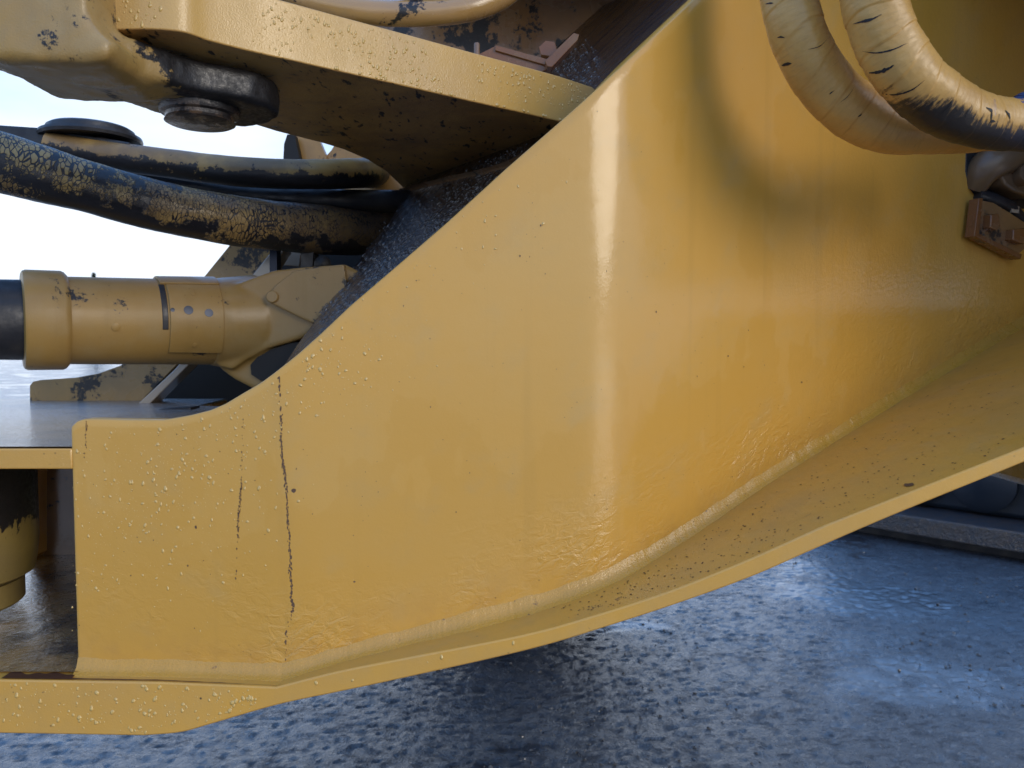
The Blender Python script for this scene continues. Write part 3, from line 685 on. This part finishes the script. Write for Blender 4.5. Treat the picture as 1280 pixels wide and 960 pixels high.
# eye end: neck flaring into a forked head
def blob(name, polys, mat, vox=.004, it=8, par=None):
    vs = []; fs = []
    for v, f in polys:
        o0 = len(vs); vs += v; fs += [tuple(i+o0 for i in q) for q in f]
    o = mesh(name, vs, fs, mat, par, smooth=180)
    r_ = o.modifiers.new('remesh', 'REMESH'); r_.mode = 'VOXEL'; r_.voxel_size = vox; r_.use_smooth_shade = True
    s_ = o.modifiers.new('smooth', 'SMOOTH'); s_.iterations = it; s_.factor = .6
    return o
def rawlathe(c, axis, prof, n=40):
    ax = Vector(axis).normalized(); u = ax.cross(Vector((.3, .2, 1))).normalized(); v = ax.cross(u); c = Vector(c); vs = []
    for t, r in prof:
        for j in range(n):
            a = 2*math.pi*j/n; vs.append(c+ax*t+(u*math.cos(a)+v*math.sin(a))*max(r, 1e-4))
    m = len(prof)
    fs = [(i*n+j, i*n+(j+1) % n, (i+1)*n+(j+1) % n, (i+1)*n+j) for i in range(m-1) for j in range(n)]
    return vs, fs+[tuple(range(n-1, -1, -1)), tuple((m-1)*n+j for j in range(n))]
a = cyl_at(262); b = cyl_at(340); k = (a.y+b.y)/2/F
neck = rawlathe(a, b-a, [(0, 52.5*k), (.3*(b-a).length, 56*k), (.7*(b-a).length, 60*k), ((b-a).length, 56*k)])
head = raw([at(x, y, CY-.075) for x, y in [(285, 358), (312, 348), (340, 338), (375, 334), (430, 330), (470, 350), (470, 400), (420, 408), (392, 418), (362, 428), (334, 436), (310, 448), (290, 462), (272, 458), (275, 400)]], (0, .15, 0))
lower = raw([at(x, y, CY-.055) for x, y in [(272, 430), (300, 432), (330, 436), (380, 440), (420, 470), (400, 494), (350, 496), (316, 486), (292, 474), (276, 462)]], (0, .10, 0))
eye = blob('eye_head', [neck, head, lower], M['eye'], .004, 9, sc_)
prism('bore_recess', [at(x, y, CY-.062) for x, y in [(313, 456), (322, 446), (338, 437), (362, 429), (400, 425), (400, 474), (350, 477), (326, 476), (314, 468)]], (0, .05, 0), M['dark'], sc_)
tab = raw([at(x, y, CY-.088) for x, y in [(334, 372), (345, 355), (368, 338), (430, 330), (440, 395), (398, 408), (372, 396), (336, 378)]], (0, .03, 0))
blob('keeper_plate', [tab], M['eye'], .003, 3, sc_)
lathe('keeper_bolt', at(341, 371, CY-.087), (0, -1, .05), [(-.01, 0), (-.01, .013), (.004, .013), (.006, .011), (.006, 0)], M['eye'], sc_, n=24)
random.seed(5)
for q in range(4):
    x = 375+random.random()*60; y = 318+random.random()*50
    lathe('grease_clump', at(x, y, CY-.05), (random.random()-.5, -1, random.random()-.5), [(-.02, .001), (-.012, .014), (0, .019), (.008, .013), (.012, .0)], M['dark'], sc_, n=10, smooth=50)

# ================================================================== hoses on the left
def px_path(pts, n=14):
    q = catmull([(x, y, Y, r) for x, y, Y, r in pts], n)
    return [at(a[0], a[1], a[2]) for a in q], [a[3]*a[2]/F for a in q]
def lump(s, a, f): return 1+.03*noise.noise((s*14, math.cos(a)*1.2, math.sin(a)*1.2))+.012*noise.noise((s*60, math.cos(a)*4, math.sin(a)*4))
P, Rr = px_path([(-160, 168, 1.30, 37), (-70, 184, 1.32, 37), (0, 203, 1.36, 37), (50, 217, 1.39, 35), (100, 231, 1.43, 32), (200, 258, 1.52, 31), (300, 277, 1.62, 30.5), (400, 287, 1.75, 30.5), (470, 288, 1.88, 30), (540, 286, 2.0, 30)], 16)
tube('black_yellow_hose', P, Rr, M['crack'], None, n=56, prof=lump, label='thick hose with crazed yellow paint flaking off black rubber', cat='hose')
P, Rr = px_path([(60, 182, 1.60, 16), (130, 194, 1.61, 17), (200, 203, 1.62, 17.5), (270, 212, 1.63, 18), (340, 217, 1.66, 18), (400, 218, 1.70, 18), (440, 217, 1.78, 18), (462, 216, 1.90, 18), (470, 215, 2.05, 17)], 14)
tube('thin_yellow_hose', P, Rr, M['hose2'], None, n=40, prof=lump, label='thinner oil-smeared yellow hose behind and above the thick crazed hose', cat='hose')
P, Rr = px_path([(120, 214, 1.70, 13), (200, 226, 1.70, 14), (300, 243, 1.72, 14), (400, 250, 1.76, 14), (480, 252, 1.84, 14), (560, 250, 1.95, 14)], 12)
tube('black_wet_hose', P, Rr, M['rubber'], None, n=32, prof=lump, label='wet black hose squeezed between the two yellow painted hoses', cat='hose')
P, Rr = px_path([(300, -90, 1.62, 14), (330, -40, 1.62, 14), (362, -8, 1.62, 14.5), (405, 7, 1.62, 15), (455, 15, 1.62, 15), (520, 17, 1.63, 15), (575, 13, 1.64, 15), (615, 1, 1.66, 15), (645, -20, 1.68, 15), (680, -70, 1.7, 15)], 14)
tube('yellow_hose_loop', P, Rr, M['rim'], None, n=40, prof=lump, label='greasy yellow hose looping down into view above the upper lug at the top edge', cat='hose')
# black arm with round cap
ba = empty('black_cap_arm', at(80, 175, 1.75), 'flat black arm with a round black cap against the white sky', 'arm')
prism('arm_plate', [at(x, y, 1.60) for x, y in [(-120, 150), (0, 156), (60, 160), (120, 170), (162, 178), (150, 200), (60, 205), (-120, 200)]], (0, .16, .0), M['rubber'], ba, bevel=.004)
cc_ = at(114, 170, 1.66)
lathe('cap', (cc_.x, cc_.y, cc_.z-.012), (0, 0, 1), [(0, 0), (0, .098), (.006, .10), (.012, .098), (.014, .086), (.024, .084), (.028, .078), (.030, .05), (.031, 0)], M['rubber'], ba, smooth=35)

# ================================================================== wrapped hoses on the right
def wraps(pitch, step, amp, seed):
    def f(s, a, q):
        t = (s/pitch-a/(2*math.pi)+.5*noise.noise((s*9, seed, math.cos(a)*.6))) % 1.0
        saw = t if t < .94 else (1-t)/.06*.94
        return 1+step*(saw-.5)+amp*noise.noise((s*22, math.cos(a)*1.5+seed, math.sin(a)*1.5))+.25*amp*noise.noise((s*160, math.cos(a)*7, math.sin(a)*7))
    return f
P, Rr = px_path([(975, -120, 1.10, 33), (978, -60, 1.10, 33), (986, 0, 1.10, 33), (1000, 50, 1.10, 33), (1026, 98, 1.11, 33), (1062, 134, 1.12, 33), (1104, 156, 1.13, 33), (1150, 163, 1.14, 29), (1200, 162, 1.16, 28), (1260, 158, 1.18, 28), (1340, 155, 1.2, 28)], 60)
tube('wrapped_hose', P, Rr, M['tape1'], None, n=72, prof=wraps(.043, .022, .04, 2), smooth=60, label='cleaner pale yellow tape-wrapped hose, left of the two at top right', cat='hose')['group'] = 'tape-wrapped hoses at top right'
P, Rr = px_path([(1075, -130, 1.02, 37), (1082, -60, 1.02, 37), (1093, 0, 1.02, 37), (1108, 48, 1.02, 37), (1134, 92, 1.02, 37), (1170, 126, 1.03, 36), (1210, 147, 1.04, 33), (1250, 155, 1.05, 31), (1300, 158, 1.06, 31), (1360, 158, 1.07, 31)], 70)
h2 = tube('wrapped_hose', P, Rr, M['tape2'], None, n=72, prof=wraps(.036, .03, .05, 9), smooth=60, label='grimy cracked tape-wrapped hose with blue hose showing, right of the two', cat='hose')
h2['group'] = 'tape-wrapped hoses at top right'
P, Rr = px_path([(1254, 158, 1.055, 22), (1276, 156, 1.055, 25), (1300, 150, 1.055, 28), (1370, 152, 1.055, 28)], 8)
P = [p+Vector((0, .006, .012)) for p in P]
tube('bare_blue_section', P, Rr, M['blue'], h2, n=40)

# torn slits along the tape seams
from mathutils.bvhtree import BVHTree
def slits(hose, lines):
    bv = BVHTree.FromPolygons([v.co for v in hose.data.vertices], [tuple(p.vertices) for p in hose.data.polygons])
    vs = []; fs = []
    for pts, wmax in lines:
        q = catmull([np.array(p, float) for p in pts], 10); m = len(q)
        for i, c in enumerate(q):
            wd = wmax*math.sin(math.pi*(i+.3)/m)*(1+.7*noise.noise((c[0]*.3, c[1]*.3, 1)))
            for sg in (-1, 1):
                h_ = bv.ray_cast(Vector((0, 0, CAMZ)), ray(c[0], c[1]+sg*wd).normalized())
                vs.append((h_[0]+h_[1]*(.0007 if h_[1].y < 0 else -.0007)) if h_[0] is not None else vs[-1])
            if i: k = len(vs)-4; fs.append((k, k+1, k+3, k+2))
    mesh('torn_slit', vs, fs, M['tape_tear'], hose, smooth=0, kind='stuff')
h1 = bpy.data.objects['wrapped_hose']
slits(h1, [([(957, 5), (962, 4), (967, 4)], 1.0), ([(972, 47), (976, 46), (981, 47)], 1.3), ([(977, 82), (983, 80), (990, 79)], 1.8), ([(1036, 118), (1040, 115), (1043, 113)], .9), ([(1072, 146), (1075, 144), (1077, 142)], .9), ([(1010, 62), (1024, 58), (1033, 50)], .5), ([(1050, 128), (1060, 120), (1068, 108)], .5)])
slits(h2, [([(1066, 30), (1078, 27), (1090, 24), (1102, 18)], 1.6), ([(1078, 64), (1096, 66), (1116, 62), (1134, 54)], 1.1), ([(1084, 91), (1098, 90), (1110, 86), (1118, 81)], 2.2), ([(1100, 117), (1120, 118), (1140, 112), (1156, 100)], 1.0), ([(1176, 142), (1186, 132), (1192, 120)], .8), ([(1204, 152), (1208, 142), (1212, 134)], 1.0), ([(1232, 134), (1240, 140), (1238, 150), (1244, 152)], 3.2), ([(1256, 138), (1262, 146), (1262, 154)], 2.4)])

# ================================================================== fittings in the opening
ft_ = empty('hose_fitting_block', on_plate(1245, 225, -.05)[0], 'dark brown block of hydraulic hose fittings in the opening at right', 'hose fitting')
M['fit'] = paint('brown_oily_fitting_paint', base=(.17, .105, .045), soot=.35, grime=.15, rough=.4, coat=.3)
def onp(px, py, off): return on_plate(px, py, off)[0]
nn = on_plate(1240, 230)[1]
def face_poly(pts, off, th, name, mat, par, **k):
    return prism(name, [onp(x, y, off) for x, y in pts], [onp(x, y, off-th) for x, y in pts], mat, par, **k)
rb = [(1203, 185), (1203, 215), (1208, 236), (1222, 252), (1246, 268), (1268, 284), (1272, 262), (1300, 262), (1340, 262), (1340, 180), (1300, 170), (1205, 170)]
face_poly(rb, .006, .012, 'rubber_grommet', M['rubber'], ft_, bevel=.004)
tube('elbow', [onp(x, y, o) for x, y, o in catmull([(1216, 236, .0), (1217, 215, .02), (1228, 204, .035), (1248, 206, .03), (1268, 216, .015)], 8)], .030, M['fit'], ft_, n=32, prof=lambda s, a, q: .78+.35*math.sin(math.pi*min(1, q*1.15)))
lathe('flange_block', onp(1262, 190, .01), nn, [(-.02, 0), (-.02, .058), (.02, .058), (.03, .05), (.034, 0)], M['fit'], ft_, n=40)
face_poly([(1222, 220), (1246, 214), (1300, 200), (1320, 240), (1300, 250), (1258, 250), (1240, 244), (1228, 236)], .045, .04, 'clamp_block', M['fit'], ft_, bevel=.006, seg=3)
for (x, y, r) in [(1244, 226, .020), (1274, 222, .022)]:
    p = onp(x, y, .050); e = lathe('socket_bolt', p, (nn+Vector((-.35, 0, .1))), [(-.03, 0), (-.03, r), (.016, r), (.020, r*.9), (.020, r*.52), (.004, r*.48), (.004, 0)], M['fit'], ft_, n=32, smooth=30)
tube('lower_pipe', [onp(x, y, o) for x, y, o in catmull([(1214, 244, .01), (1232, 252, .018), (1256, 264, .015), (1276, 280, .005)], 6)], .013, M['rubber'], ft_, n=20)
face_poly([(1246, 259), (1257, 261), (1256, 269), (1248, 268)], .028, .004, 'bright_clip', M['edge'], ft_)
# orange bracket plate standing on the side plate, with two square nuts
bk_ = empty('orange_bracket', onp(1230, 285, .02), 'small orange steel bracket plate with two nuts below the fittings', 'bracket')
face_poly([(1206, 252), (1200, 296), (1208, 303), (1254, 322), (1270, 308), (1274, 286), (1246, 268), (1226, 256)], .026, .007, 'bracket_plate', M['brown'], bk_, bevel=.001)
face_poly([(1204, 251), (1209, 251), (1204, 298), (1198, 298)], .032, .02, 'plate_lip', M['bracket'], bk_, bevel=.001)
face_poly([(1198, 297), (1203, 294), (1258, 320), (1256, 326)], .032, .02, 'plate_lip', M['bracket'], bk_, bevel=.001)
face_poly([(1213, 272), (1222, 270), (1225, 288), (1218, 291), (1212, 288)], .042, .018, 'nut', M['bracket'], bk_, bevel=.002)
face_poly([(1241, 290), (1255, 288), (1258, 303), (1252, 308), (1240, 303)], .042, .018, 'nut', M['bracket'], bk_, bevel=.002)

# ================================================================== marks, drops
def flake(p, n, r, el=1., up=Vector((0, 0, 1)), k=7):
    t = n.cross(up).normalized(); b = t.cross(n)
    return [p+t*math.cos(q*6.2832/k)*r*random.uniform(.5, 1.2)+b*math.sin(q*6.2832/k)*r*el*random.uniform(.5, 1.2) for q in range(k)]
def runs(name, path, wpx, dens, label):
    vs = []; fs = []; L = len(path)
    P = catmull([np.array(p, float) for p in path], 26)
    for i, c in enumerate(P):
        d = dens(c[1])
        if random.random() > d: continue
        for _ in range(2 if d > .8 else 1):
            x = c[0]+random.gauss(0, wpx*.35)+noise.noise((c[1]*.05, 2, 0))*1.5; y = c[1]+random.uniform(-1.5, 1.5)
            p, n = on_plate(x, y, .0006); f = flake(p, n, .001*wpx*random.uniform(.2, .5), random.uniform(1.2, 2.8)); o = len(vs); vs += f; fs.append(tuple(range(o, o+len(f))))
    mesh(name, vs, fs, M['mark'], frame, smooth=0, kind='stuff', label=label)
runs('rust_run', [(349, 470), (351, 520), (353, 570), (357, 600), (360, 650), (363, 700), (364, 740), (366, 762), (358, 790), (358, 825)], 2.3, lambda y: .55 if y < 520 else (.95 if y < 765 else .45), 'long dark dried run down the left of the side plate')
runs('rust_run', [(304, 524), (303, 560), (302, 600), (299, 640), (297, 672), (296, 720), (293, 770), (290, 800)], 1.8, lambda y: (.35 if y < 600 else .9) if y < 672 else .14, 'shorter dark dried run down the side plate')
runs('rust_run', [(108, 527), (108, 545), (107, 572)], 1.6, lambda y: .5, 'short dotted dark run near the rounded corner')
vs = []; fs = []
spots = [(367, 613, 3), (650, 320, 1.4), (676, 282, 1.3), (570, 640, 1.2), (245, 659, 2), (235, 707, 1.2), (443, 727, 1.6), (1058, 367, 2), (1103, 212, 0), (982, 196, 1.5), (1185, 383, 3), (1181, 390, 3), (936, 156, 0), (1002, 478, 1.6), (384, 792, 1.5), (1222, 337, 3), (271, 833, 3), (430, 770, 1.5), (355, 838, 2), (820, 390, 1.3), (910, 445, 1.2)]
for _ in range(260): spots.append((random.uniform(95, 1270), random.uniform(0, 1)**.7*850, random.uniform(.35, .9)))
for x, y, r in spots:
    if r <= 0 or y < np.interp(x, ox, oy)+6 or y > np.interp(x, px_, [t[1] for t in toe])-16 or inside(x, y, hole): continue
    p, n = on_plate(x, y, .0006); f = flake(p, n, .001*r, random.uniform(.8, 1.7)); o = len(vs); vs += f; fs.append(tuple(range(o, o+7)))
# specks and the black fleck on the flange
def on_flange(px, py):
    Y = toe_y(px, py); return at(px, py, Y)
for _ in range(420):
    x = random.uniform(700, 1278); lo = np.interp(x, px_, [t[1] for t in toe])+4; hi = np.interp(x, [t[0] for t in topE], [t[1] for t in topE])-3
    if hi <= lo: continue
    y = random.uniform(lo, hi); p = on_flange(x, y); p.z += .0007; f = flake(p, Vector((-.35, 0, .93)), .001*random.uniform(.5, 2.0), random.uniform(.6, 1.4), Vector((0, 1, 0))); o = len(vs); vs += f; fs.append(tuple(range(o, o+7)))
p = on_flange(1135, 607); p.z += .001; f = flake(p, Vector((-.35, 0, .93)), .0075, 1.4, Vector((0, 1, 0)), 11); o = len(vs); vs += f; fs.append(tuple(range(o, o+11)))
mesh('dirt_specks', vs, fs, M['mark'], frame, smooth=0, kind='stuff')

def drops(name, items, parent):
    """items: (point, normal, radius, stretch). Each a small dome of water, heavier at its foot."""
    vs = []; fs = []; K = 12
    for p, n, r, st in items:
        up = Vector((0, 0, 1)); t = n.cross(up).normalized(); b = n.cross(t).normalized()*-1
        if b.z < 0: b = -b
        o = len(vs); ph = random.random()*6
        for q, (rr_, hh) in enumerate([(1.0, -.12), (.93, .16), (.70, .38), (.36, .50)]):
            for j in range(K):
                a = 6.2832*j/K; rad = r*rr_*(1+.18*math.sin(2*a+ph)+.08*math.sin(3*a+ph*2))
                sy = math.sin(a); vs.append(p+t*math.cos(a)*rad*(1-.18*sy)+b*sy*rad*st+n*(hh*r*(.9-.25*sy)))
        vs.append(p+n*r*.52-b*r*.1*st)
        for q in range(3):
            for j in range(K): fs.append((o+q*K+j, o+q*K+(j+1) % K, o+(q+1)*K+(j+1) % K, o+(q+1)*K+j))
        for j in range(K): fs.append((o+3*K+j, o+3*K+(j+1) % K, o+4*K))
        fs.append(tuple(o+j for j in range(K-1, -1, -1)))
    return mesh(name, vs, fs, M['water'], parent, smooth=70, kind='stuff')
items = []
clusters = [((240, 590), (60, 45), 150, 1.0), ((400, 450), (55, 40), 150, 1.0), ((300, 520), (60, 25), 90, .9), ((200, 640), (50, 60), 90, .9), ((130, 680), (30, 60), 90, .8), ((130, 590), (30, 40), 40, .8), ((620, 250), (50, 40), 14, 1.1), ((590, 270), (30, 20), 14, .9), ((840, 60), (30, 40), 80, .7), ((500, 350), (50, 40), 40, .6), ((240, 760), (90, 40), 40, .6), ((320, 600), (50, 60), 40, .6)]
for (cx_, cy_), (sx, sy), nn_, sz in clusters:
    for _ in range(int(nn_*1.9)):
        x = random.gauss(cx_, sx); y = random.gauss(cy_, sy)
        if x < 90 or y < np.interp(x, ox, oy)+5 or y > 812: continue
        r = (.00045+.0019*random.random()**4.5)*sz
        p, n = on_plate(x, y, 0); items.append((p, n, r, random.uniform(.9, 1.7)))
for x, y, r in [(207, 611, 3.6), (224, 592, 3), (262, 597, 3.4), (192, 600, 3), (456, 442, 3), (391, 445, 3.4), (400, 461, 3), (402, 437, 2.6), (200, 537, 3), (232, 548, 2.6), (258, 570, 2.6), (424, 467, 2.4), (240, 597, 2.6), (195, 627, 2.4)]:
    p, n = on_plate(x, y, 0); items.append((p, n, r*.0008, 1.3))
drops('water_droplets', items, frame)
items = []
for k in range(len(pf)-1):
    a, b = pf[k], pf[k+1]; L = (b-a).length; d = (b-a).normalized(); n = Vector((d.y, -d.x, 0))
    for _ in range(int(L*1500)):
        u = random.random(); v = random.random(); q = a.lerp(b, u); q.z = ZU+.006+(ZUT-ZU-.012)*v
        if noise.noise((q.x*9, q.z*16, 3)) < -.12: continue
        items.append((q, n, .0005+.0021*random.random()**3.2, random.uniform(1, 2)))
    for _ in range(int(L*60)):
        q = a.lerp(b, random.random()); q.z = ZU+.004; items.append((q, n, random.uniform(.0015, .0032), .9))
drops('water_droplets', items, frame)
items = []
for _ in range(260):
    x = random.uniform(0, 320) if random.random() < .97 else random.uniform(300, 700)
    t0 = np.interp(x, [t[0] for t in topE], [t[1] for t in topE]); t1 = np.interp(x, [t[0] for t in botE], [t[1] for t in botE])
    p = at(x, random.uniform(t0+4, t1-4), 1.0); items.append((p, Vector((0, -1, 0)), .0006+.0022*random.random()**3, 1.3))
drops('water_droplets', items, frame)

M['wallbead'] = NT('glint_beads_on_dark_wall').set(Base_Color=(.05, .045, .045), Roughness=.1, Coat_Weight=1., Coat_Roughness=.02, Specular_IOR_Level=.8)  # beads added along the wall's edge to catch sky glints
items = []; wn = -WN if WN.y > 0 else WN
for _ in range(2600):
    t0 = random.random(); x = 400+260*t0; y = float(np.interp(x, ox, oy))-abs(random.gauss(0, 34))
    if x < np.interp(y, [233, 492], [512, 326]) or y < 236-(x-506)*.37: continue
    items.append((onwall(x, y)+wn*.0005, wn, .0006+.0024*random.random()**3, random.uniform(1, 3)))
for _ in range(500):
    x = random.gauss(705, 22); y = random.gauss(85, 18)
    if y > np.interp(x, ox, oy)-3 or y > 47+.265*(x-503): continue
    items.append((onwall(x, y)+wn*.0005, wn, .0006+.002*random.random()**3, random.uniform(1, 2)))
dw = drops('water_droplets', items, frame); dw.data.materials.clear(); dw.data.materials.append(M['wallbead'])

# ================================================================== things behind
bu = empty('steel_attachment', (2.6, 5.2, 0), 'dark blue steel attachment lying on the wet ground at far right', 'attachment')
M['navy'] = NT('dark_navy_steel_paint').set(Base_Color=(.008, .016, .03), Roughness=.45, Coat_Weight=.2)
def rough_ledge():
    t = NT('rough_wet_ledge'); n = t.bump(t.noise(35, 6, .7), .03, .9)
    return t.set(Base_Color=t.mix(t.ramp(t.noise(20, 5), .4, .6), (.02, .023, .035), (.05, .035, .03)), Roughness=.3, Normal=n, Coat_Weight=.7)
M['ledge'] = rough_ledge()
gA = atz(1000, 636, .10); gB = atz(1420, 703, .10); dr = (gB-gA).normalized(); nb = Vector((-dr.y, dr.x, 0))
def seg_box(name, off, dep, z0, z1, mat, **k):
    a, b = gA+nb*off, gB+nb*off
    prism(name, [(a.x, a.y, z0), (b.x, b.y, z0), (b.x, b.y, z1), (a.x, a.y, z1)], nb*dep, mat, bu, **k)
seg_box('ledge', 0, .42, .05, .16, M['ledge'], bevel=.01)
seg_box('shadow_gap_strip', .08, .3, 0, .05, M['rubber'])  # black strip standing in for the shadow gap under the ledge
seg_box('shell', .34, .5, .16, .62, M['navy'], bevel=.03)
for q in range(4):
    c = gA.lerp(gB, .12+.22*q)+nb*.33
    lathe('rib', (c.x, c.y, .35), nb*-1, [(-.1, 0), (-.1, .17), (.02, .17), (.04, .13), (.04, 0)], M['navy'], bu, n=32, smooth=35)
# distant tree, only its top shows over the cylinder
def tree(px, topy, Y, seed):
    random.seed(seed); top = at(px, topy, Y); r0 = empty('spruce_tree', (top.x, Y, 0), 'small distant spruce whose tip shows above the cylinder', 'tree')
    Hh = top.z; lathe('trunk', (top.x, Y, 0), (0, 0, 1), [(0, .16), (Hh*.9, .03), (Hh*.9, 0)], M['trunk'], r0, n=10)
    vs = []; fs = []
    for _ in range(5000):
        f = random.random()**.7; rad = (1-f)*Hh*.22*random.uniform(.3, 1.05)+.03; a = random.random()*6.283
        c = Vector((top.x+math.cos(a)*rad, Y+math.sin(a)*rad, Hh*(.08+.92*f)-rad*.35)); o = len(vs); s = random.uniform(.08, .2)
        d = Vector((math.cos(a), math.sin(a), -.35))*s; e = Vector((-math.sin(a), math.cos(a), random.uniform(-.3, .3)))*s*.4
        vs += [c-d, c+e, c+d, c-e]; fs.append((o, o+1, o+2, o+3))
    mesh('crown', vs, fs, M['needle'], r0, smooth=0)
M['trunk'] = NT('bark').set(Base_Color=(.08, .055, .04), Roughness=.9)
M['needle'] = NT('spruce_needles').set(Base_Color=(.035, .06, .035), Roughness=.7)
tree(117, 341, 70, 3)
